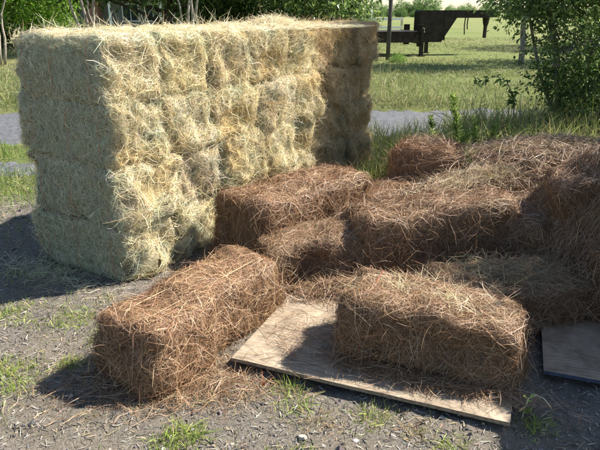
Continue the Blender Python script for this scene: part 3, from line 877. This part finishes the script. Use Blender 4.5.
# ------------------------------------------------------------------ weeds one can point at
def leaf_quads(g, C, size, ax, cols, w, name, mat, seed, up=.5, wr=(.38, .55)):
    """folded diamond leaves at C (n,3), long axis ax (n,3)"""
    n = len(C)
    ax = unit(ax)
    nr = unit(g.normal(0, 1, (n, 3)) + np.array([0, 0, up * 2]))
    side = unit(np.cross(ax, nr)); nr = np.cross(side, ax)
    L = (size * g.uniform(.6, 1.25, n))[:, None]; Wd = L * g.uniform(wr[0], wr[1], (n, 1))
    a = C; tip = C + ax * L + nr * -.12 * L
    m1 = C + ax * L * .45 + side * Wd * .5 + nr * .06 * L; m2 = C + ax * L * .45 - side * Wd * .5 + nr * .06 * L
    V = np.stack([a, m1, tip, m2], 1).reshape(-1, 3)
    b = np.arange(n)[:, None] * 4
    F = np.concatenate([b + np.array([0, 1, 2]), b + np.array([0, 2, 3])], 1).reshape(-1, 3)
    c = np.repeat(pick(g, n, cols, w)[:, None], 4, 1).reshape(-1, 3)
    return make_mesh(name, V, F, 3, c, False, (mat,))

LEAFC = [(.10, .165, .042), (.155, .235, .06), (.06, .105, .03), (.25, .34, .09)]
LIMEC = [(.26, .35, .085), (.35, .45, .12), (.17, .24, .055)]

def weed(x, y, h, n, size, label, seed, cols=LIMEC, lean=(0, 0), group='tall weeds behind the heap'):
    g = rng_(seed)
    r = empty('weed', (x, y, float(ground_h(x, y)) - .01)); tag(r, label, 'weed', group)
    t = np.linspace(0, 1, 6)
    if lean == (0, 0): lean = (float(g.normal(0, .10)), float(g.normal(0, .10)))
    pts = np.stack([lean[0] * t ** 2 + .015 * np.sin(t * 5 + seed), lean[1] * t ** 2, h * t], -1)
    MB().tube(pts, [.006 * (1 - .7 * q) for q in t], 5, (.16, .22, .06)).build('stem', M['grass'], r, True).color = (1, 1, 1, 1)
    q = g.random(n) ** .7
    C = np.stack([np.interp(q, t, pts[:, k]) for k in range(3)], -1)
    az = g.uniform(0, 6.28, n)
    ax = np.stack([np.cos(az), np.sin(az), g.uniform(.4, 1.6, n)], -1)
    link('leaves', leaf_quads(g, C, size * (1.5 - .7 * q), ax, cols, (3, 3, 2), 'weed_leaves', M['leaf'], seed, .5, (.14, .24)), r).color = (1, 1, 1, 1)
WS = [(1.66, 6.05, .80, 260, .085, 'tallest bright green weed behind the brown hump'), (1.82, 5.95, .60, 180, .08, 'bright green weed right of the tallest one'),
      (1.52, 6.3, .60, 180, .075, 'green weed left of the tallest one, near the road'), (1.95, 5.85, .55, 170, .08, 'bright green weed beside the dry stalk'),
      (2.22, 6.25, .46, 60, .09, 'weed behind the dry stalk'), (1.32, 6.1, .40, 60, .08, 'short green weed behind the brown hump'),
      (1.62, 6.05, .50, 150, .07, 'leafy weed in front of the tallest one')]
for i, a in enumerate(WS): weed(*a, 1400 + i)
weed(2.12, 5.95, .62, 26, .07, 'dry brown curled stalk at the left foot of the shrub', 1420, [(.30, .19, .10), (.38, .27, .15), (.2, .13, .07)], (-.06, 0), 'tall weeds behind the heap')
# bent pale stem by the plywood corner
r = empty('bent_weed', (.93, 2.02, -.01)); tag(r, 'small weed with a pale bent-over stem right of the plywood corner', 'weed')
MB().tube([(0, 0, 0), (.01, .01, .05), (.02, .01, .10), (.045, .0, .125), (.075, -.01, .115), (.10, -.02, .085), (.108, -.022, .07)], [.003, .003, .0028, .0028, .0026, .0022, .001], 6, (.62, .62, .42)).build('stem', M['grass'], r, True).color = (1, 1, 1, 1)
g = rng_(1431); n = 14
C = np.stack([g.normal(.012, .006, n), g.normal(.01, .005, n), g.uniform(.02, .11, n)], -1); az = g.uniform(0, 6.28, n)
link('leaves', leaf_quads(g, C, np.full(n, .035), np.stack([np.cos(az), np.sin(az), g.uniform(.2, 1, n)], -1), LIMEC, (3, 3, 2), 'weed_leaves', M['leaf'], 1432), r).color = (1, 1, 1, 1)
r = empty('seedling', (-.17, 2.26, -.01)); tag(r, 'tiny seedling with red stems under the plywood left edge', 'seedling')
mb = MB()
for a in range(4):
    mb.tube([(0, 0, 0), (.02 * math.cos(a * 1.7), .02 * math.sin(a * 1.7), .03), (.05 * math.cos(a * 1.7), .05 * math.sin(a * 1.7), .045)], [.002, .0018, .001], 5, (.42, .13, .07))
mb.build('stem', M['grass'], r, True).color = (1, 1, 1, 1)

# ------------------------------------------------------------------ trees and shrubs
def limb(g, p0, p1, r0, r1, wob=.06, k=7):
    p0 = np.array(p0, float); p1 = np.array(p1, float)
    t = np.linspace(0, 1, k)[:, None]
    L = np.linalg.norm(p1 - p0)
    off = np.cumsum(g.normal(0, wob * L / k ** .5, (k, 3)), 0); off -= off[0]; off[:, 2] *= .3
    off *= np.sin(t * math.pi * .75)
    return p0 + (p1 - p0) * t + off, list(np.linspace(r0, r1, k))

def tree_meshes(seed, stems, lobes, n_leaf, leaf, cols, w, bark, twigs=40, clump=.28, spread=None):
    """stems: list of (base, top, r0, r1); lobes: list of (centre, radii, weight)"""
    g = rng_(seed)
    mb = MB(); ends = []
    allp = []
    for (b, t, r0, r1) in stems:
        P, rr = limb(g, b, t, r0, r1)
        mb.tube(P, rr, 8); allp.append((P, rr))
    W = np.array([l[2] for l in lobes], float); W /= W.sum()
    cl = []
    nc = max(20, n_leaf // 45)
    for _ in range(nc):
        l = lobes[g.choice(len(lobes), p=W)]
        d = unit(g.normal(size=3)) * g.uniform(.35, 1.02) ** .6
        cl.append(np.array(l[0]) + d * np.array(l[1]))
    cl = np.array(cl)
    for c in cl[:twigs]:
        P, rr = allp[g.integers(len(allp))]
        # leave the stem at a point below the clump
        zz = [abs(p[2] - (c[2] - .35 * np.linalg.norm(c[:2] - p[:2]))) for p in P]
        j = int(np.argmin(zz))
        Q, qr = limb(g, P[j], c, max(.006, rr[j] * .45), .004, .09, 6)
        mb.tube(Q, qr, 5)
    trunk = mb.mesh('tree_trunk', bark, True)
    k = g.integers(0, nc, n_leaf)
    C = cl[k] + g.normal(0, clump, (n_leaf, 3)) * np.array([1, 1, .75])
    ax = unit(C - cl[k]) + g.normal(0, .6, (n_leaf, 3)) + np.array([0, 0, -.25])
    crown = leaf_quads(g, C, np.full(n_leaf, leaf), ax, cols, w, 'tree_crown', M['leaf'], seed + 1)
    return trunk, crown

def put_tree(name, meshes, loc, label, group=None, rz=0., sc=1., cat='tree', tint=(1, 1, 1)):
    r = empty(name, loc, (0, 0, rz)); r.scale = (sc, sc, sc)
    tag(r, label, cat, group)
    link('trunk', meshes[0], r)
    c = link('crown', meshes[1], r); c.color = (*tint, 1)
    return r

# the leafy tree-shrub right behind the heap
near = tree_meshes(2001,
    [((0, 0, 0), (-.08, -.05, 3.6), .055, .02), ((.35, .15, 0), (.75, .1, 3.4), .035, .012), ((.6, -.1, 0), (1.5, .2, 3.2), .03, .01), ((.05, .1, 0), (-.55, .1, 2.6), .03, .01)],
    [((.1, -.1, 1.3), (.62, .6, .8), 3), ((.9, .1, 1.2), (.95, .8, 1.1), 4.5), ((.3, .2, 2.6), (1.0, .8, .7), 2.0), ((-.3, .1, 1.9), (.65, .5, .5), 1.8), ((-.55, -.1, 1.9), (.5, .5, .36), 1.6), ((.6, -.3, .55), (.9, .4, .55), 2.6), ((0, -.95, 3.8), (.7, .45, .65), 7)],
    34000, .066, LEAFC, (4, 4, 3, 2.5), M['bark_grey'], 120, .12)
put_tree('broadleaf_shrub', near, (3.42, 7.7, -.02), 'leafy dark green young tree right behind the straw heap', cat='tree')
near2 = tree_meshes(2011,
    [((0, 0, 0), (.1, .0, 3.8), .07, .02), ((.1, .1, 0), (-.6, .3, 3.4), .04, .015)],
    [((0, 0, 3.15), (1.15, .95, .85), 4.5), ((.2, -2.2, 3.7), (.85, .36, .32), 2.2), ((.6, .2, 1.6), (.7, .8, .8), 1)],  # unseen crown; its outlying lobe is shaped to shade the right-hand bales
    19000, .08, LEAFC, (4, 4, 3, 2), M['bark_grey'], 60, .15)
put_tree('broadleaf_shrub', near2, (4.75, 6.02, -.02), 'leafy green young tree beyond the right edge, shading the heap', cat='tree')
# drooping twig with big leaves reaching into the gap
g = rng_(2021)
r = empty('leafy_branch', (2.75, 7.5, -.02)); tag(r, 'slender sapling with an arching leafy twig left of the shrub', 'sapling')
P, rr = limb(g, (0, 0, 0), (-.05, 0, .62), .012, .006)
Q = [(-.05, 0, .62), (-.16, -.02, .80), (-.30, -.03, .86), (-.45, -.02, .82), (-.58, 0, .74)]
MB().tube(P, rr, 6).tube(Q, [.006, .005, .004, .003, .002], 5).build('stem', M['bark_grey'], r, True)
n = 60; q = g.random(n); Qa = np.array([P[-2]] + Q)
C = np.stack([np.interp(q, np.linspace(0, 1, len(Qa)), Qa[:, k]) for k in range(3)], -1)
ax = np.stack([g.normal(-.3, .5, n), g.normal(0, .5, n), g.normal(-.1, .6, n)], -1)
link('leaves', leaf_quads(g, C, np.full(n, .10), ax, LEAFC, (4, 4, 2, 2), 'branch_leaves', M['leaf'], 2023), r).color = (1, 1, 1, 1)

# mid-distance trees
oak = tree_meshes(2101, [((0, 0, 0), (.2, 0, 3.0), .28, .16), ((.2, 0, 2.4), (2.2, .4, 6), .16, .04), ((.2, 0, 2.2), (-2.2, .3, 5.6), .16, .04), ((.1, 0, 2.8), (.2, -1.5, 6.5), .14, .04)],
    [((0, 0, 5.2), (4.2, 3.6, 2.4), 4), ((-3, -.4, 3.2), (2.0, 1.8, 1.3), 1.6), ((3, -.2, 3.2), (2.0, 1.8, 1.4), 1.6), ((0, -1.8, 3.0), (2.4, 1.2, 1.1), 1.3)],
    15000, .22, LEAFC, (4, 4, 3, 2), M['bark_dark'], 70, .42)
oak2 = tree_meshes(2111, [((0, 0, 0), (-.2, 0, 2.6), .22, .14), ((-.2, 0, 2.2), (1.8, .4, 5), .14, .04), ((-.2, 0, 2.0), (-2.0, .3, 4.8), .14, .04)],
    [((0, 0, 4.3), (3.6, 3.2, 2.3), 4), ((-2, -1, 2.4), (2.0, 1.6, 1.3), 2), ((2, -.8, 2.3), (2.0, 1.6, 1.3), 2)],
    14000, .22, LEAFC, (3, 4, 3, 3), M['bark_dark'], 60, .4)
bushm = tree_meshes(2121, [((0, 0, 0), (.1, 0, 1.6), .06, .03), ((.2, .1, 0), (.8, .1, 1.8), .05, .02), ((-.2, .1, 0), (-.8, 0, 1.7), .05, .02)],
    [((0, 0, 1.3), (1.7, 1.3, 1.2), 3), ((-1, 0, 1.0), (1.0, 1.0, .9), 1), ((1.1, 0, .9), (1.0, 1.0, .9), 1)],
    9000, .14, LEAFC, (3, 4, 3, 2), M['bark_dark'], 40, .3)
myrtle = tree_meshes(2131, [((-.25, 0, 0), (-.8, .1, 3.4), .07, .03), ((-.05, .1, 0), (-.15, .2, 3.6), .075, .03), ((.15, 0, 0), (.45, 0, 3.5), .07, .03), ((.3, .1, 0), (1.0, .2, 3.2), .06, .025)],
    [((0, 0, 4.2), (1.9, 1.7, 1.2), 3)], 6000, .14, LEAFC, (3, 4, 3, 2), M['bark_pale'], 30, .3)
TB = 'trees behind the hay stack'
put_tree('oak_tree', oak, (-6.0, 27.5, 0), 'big shade tree behind the middle of the hay stack', TB, .3, 1.0)
put_tree('oak_tree', oak2, (.2, 26.5, 0), 'shade tree with low branches behind the right end of the hay stack', TB, 1.2, 1.0)
put_tree('oak_tree', oak2, (-3.2, 31, 0), 'darker shade tree farther behind the hay stack', TB, 2.9, 1.1)
put_tree('oak_tree', oak, (-17.5, 27, 0), 'big dark tree at the top left behind the hay stack', TB, 2.0, 1.0, tint=(1.1, 1.15, 1.1))
put_tree('oak_tree', oak2, (-14.3, 29, 0), 'lime green tree behind the left end of the hay stack', TB, .4, .95, tint=(2.2, 2.3, 1.4))
put_tree('oak_tree', oak2, (-21.5, 31, 0), 'tree at the far left behind the crape myrtle stems', TB, 4.1, 1.1, tint=(.9, .95, .9))
put_tree('bush', bushm, (-16.5, 31, 0), 'dark bush below the trees at the top left', 'bushes in the background', .5, 1.2, 'bush', (.7, .75, .7))
put_tree('bush', bushm, (-13.2, 32, 0), 'bush behind the left end of the hay stack', 'bushes in the background', 1.8, 1.1, 'bush', (1.3, 1.4, 1.1))
put_tree('bush', bushm, (-4.4, 30, 0), 'bush between the trunks behind the hay stack', 'bushes in the background', 2.5, 1.2, 'bush')
put_tree('bush', bushm, (-1.2, 29, 0), 'bush under the tree behind the right half of the stack', 'bushes in the background', 3.6, 1.15, 'bush', (.8, .85, .8))
put_tree('bush', bushm, (1.9, 29.5, 0), 'bush under the low branches near the dark post', 'bushes in the background', 5.0, 1.0, 'bush')
put_tree('crape_myrtle', myrtle, (-9.75, 19.4, 0), 'pale multi-stemmed small tree at the left edge', 'pale multi-stemmed small trees', .2, .75, tint=(.9, 1, .9))
put_tree('crape_myrtle', myrtle, (-8.0, 23.5, 0), 'pale multi-stemmed small tree in front of the brick chimney', 'pale multi-stemmed small trees', 1.4, 1.0)
put_tree('crape_myrtle', myrtle, (-3.9, 22.5, 0), 'slim bare-stemmed tree behind the middle of the hay stack', 'pale multi-stemmed small trees', 2.6, .9)
thin = tree_meshes(2141, [((0, 0, 0), (.1, 0, 3.6), .10, .06)], [((0, 0, 4.2), (2.0, 1.8, 1.4), 3), ((-.6, 0, 2.6), (1.1, 1, .7), 1)], 7000, .16, LEAFC, (3, 4, 3, 2), M['bark_grey'], 40, .3)
put_tree('small_tree', thin, (7.1, 19.4, 0), 'slim tree standing in the meadow left of the leafy shrub', 'trees in the meadow', 0, 1.0)
put_tree('small_tree', thin, (12.5, 21, 0), 'tree in the meadow behind the leafy shrub', 'trees in the meadow', 2, 1.2)
put_tree('oak_tree', oak, (15.5, 29.5, 0), 'large tree at the right whose shadow crosses the meadow', 'trees in the meadow', 1, .9)
# post bush
put_tree('bush', bushm, (3.35, 20.7, -.25), 'small bright green bush at the foot of the dark post', 'bushes in the background', .9, .20, 'bush', (1.5, 1.6, 1.1))

# far tree line
farm = tree_meshes(2151, [((0, 0, 0), (.2, 0, 4.0), .25, .1)], [((0, 0, 3.6), (3.6, 3, 3.0), 3), ((-2, 0, 1.8), (2.2, 2, 1.6), 1.5), ((2, 0, 1.8), (2.2, 2, 1.6), 1.5)],
    5000, .42, LEAFC, (3, 4, 3, 2), M['bark_dark'], 20, .5)
g = rng_(77)
spots = [-98, -88, -30, 26, 31, 36, 40, 45, 51, 56, 61, 67, 72, 78, 84, 91, 99, 108]
farlab = ['first', 'second', 'third', 'fourth', 'fifth', 'sixth', 'seventh', 'eighth', 'ninth', 'tenth', 'eleventh', 'twelfth', 'thirteenth', 'fourteenth', 'fifteenth', 'sixteenth',
          'seventeenth', 'last']
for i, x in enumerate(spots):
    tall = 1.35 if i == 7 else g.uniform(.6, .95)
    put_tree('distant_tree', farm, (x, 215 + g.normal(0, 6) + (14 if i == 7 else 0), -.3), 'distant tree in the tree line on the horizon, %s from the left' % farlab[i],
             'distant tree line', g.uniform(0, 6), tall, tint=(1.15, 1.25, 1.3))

for i, x in enumerate(np.arange(29, 84, 3.6)):
    put_tree('hedgerow_tree', farm, (float(x + g.normal(0, .5)), 196 + g.normal(0, 3), -.3), 'low bushy tree in the hedgerow before the horizon trees, %s from the left' % farlab[min(i, 17)],
             'hedgerow below the distant trees', g.uniform(0, 6), g.uniform(.38, .55), tint=(1.0, 1.1, 1.1))

# ------------------------------------------------------------------ post, fence, trailer, house
o = MB().tube([(0, 0, -.1), (.01, 0, 1.5), (.04, 0, 3.4)], [.075, .07, .065], 10).build('wooden_post', M['post'], None, True, (3.1, 21.4, 0))
tag(o, 'tall thin dark wooden post beside the hay stack', 'post', 'posts')
o = MB().tube([(0, 0, -.1), (0, 0, 3.0)], .07, 10).build('pale_pole', M['white'], None, True, (4.35, 38, 0))
tag(o, 'pale slim pole behind the right end of the hay stack', 'pole', 'posts')

fr = empty('rail_fence', (4.2, 44, 0), (0, 0, R(4))); tag(fr, 'pale wooden rail fence beyond the trailer', 'fence')
post = MB().box((0, 0, .6), (.14, .14, 1.3)).mesh('fence_post', M['rail'])
for i in range(3): link('post', post, fr, (-1.5 + i * 2.3, 0, 0))
rail = MB().box((0, 0, 0), (2.3, .05, .16)).mesh('fence_rail', M['white'])
for i in range(2):
    for z in (1.12, .55): link('rail', rail, fr, (-1.5 + 1.15 + i * 2.3, -.1, z))

tr = empty('gooseneck_trailer', (4.6, 24.3, 0), (0, 0, R(8))); tag(tr, 'black gooseneck trailer parked in the meadow', 'trailer')
S = M['black_steel']
# local: x along the trailer (neck to +x), deck behind the neck to -x
MB().box((-3.2, -.9, .68), (6.2, .14, .36)).build('frame_rail', S, tr)
MB().box((-3.2, .9, .68), (6.2, .14, .36)).build('frame_rail', S, tr)
MB().box((-3.2, 0, .885), (6.2, 2.1, .045)).build('deck', S, tr)
for i in range(9):
    MB().box((-6.0 + i * .7, 0, .70), (.08, 1.66, .12)).build('cross_member', S, tr)
MB().prism([(0, .48), (.92, .48), (1.50, 1.38), (2.75, 1.38), (2.98, 1.42), (2.98, 1.66), (.05, 1.66), (0, 1.60)], -.35, .35).build('neck', S, tr)
MB().box((-.12, -.86, .74), (.18, .24, .78)).build('upright', S, tr)
MB().box((-.12, .86, .74), (.18, .24, .78)).build('upright', S, tr)
MB().box((-.05, 0, .64), (.12, 1.5, .4)).build('headboard', S, tr)
c = MB().tube([(2.86, 0, 1.5), (2.86, 0, 1.2), (2.86, 0, 1.05), (2.86, 0, .62)], [.16, .12, .075, .075], 10).build('coupler', S, tr)
for (x, y) in ((-.1, -1.0), (.75, .85)):
    lg = MB().box((x, y, .58), (.13, .13, 1.16)).build('jack_leg', S, tr)
    MB().box((x, y, .012), (.26, .26, .024)).build('foot_plate', S, lg)
for x, z in ((1.95, .75), (2.06, .95)):
    MB().tube([(x, -.1, 1.4), (x - .02, -.1, 1.1), (x + .01, -.1, z)], .022, 6).build('chain', S, tr)
for i in range(7):
    MB().box((-6.0 + i * .95, -1.0, .74), (.10, .06, .16)).build('stake_pocket', S, tr)
MB().box((1.02, -.36, 1.02), (.06, .03, .95), 0).build('gusset', S, tr)
MB().tube([(-.12, -1.12, 1.02), (-.12, -1.28, 1.02), (-.12, -1.28, .88)], .016, 6).build('crank_handle', M['rail'], tr)
MB().box((-.12, -.99, .95), (.1, .02, .06)).build('reflector', M['twine_red'], tr)
for x in (-4.2, -5.05):
    for y in (-1.05, 1.05):
        w = MB()
        w.tube([(x, y - .1, .36), (x, y + .1, .36)], .36, 20)
        wo = w.build('wheel', M['rubber'], tr, False)
        MB().tube([(x, y - .115, .36), (x, y + .115, .36)], .18, 14).build('rim', S, wo)

ho = empty('house', (-13.0, 47, 0)); tag(ho, 'dark roofed house with white trim half hidden behind the hay stack', 'house')
MB().box((0, 3, 1.5), (12, 6, 3.0)).build('wall', M['siding'], ho)
rf = MB().prism([(-6.6, 2.95), (6.6, 2.95), (6.0, 3.1), (0, 5.2), (-6.0, 3.1)], -1.8, 6.6).build('roof', M['roof'], ho)
MB().box((-2.4, -.5, 1.8), (.9, .9, 3.6)).build('chimney', M['brick'], ho)
for x in (-4.6, .2, 1.9):
    w = MB().box((x, -.04, 1.55), (1.3, .1, 1.3)).build('window', M['white'], ho)
    MB().box((x - .3, -.10, 1.55), (.52, .03, 1.1)).build('pane', M['glass'], w)
    MB().box((x + .3, -.10, 1.55), (.52, .03, 1.1)).build('pane', M['glass'], w)
MB().box((3.6, -.03, 1.05), (1.1, .08, 2.1)).build('door', M['white'], ho)
for x in (-5.8, -.9, 2.8, 5.8):
    MB().box((x, -1.6, 1.5), (.16, .16, 2.9)).build('porch_post', M['white'], ho)
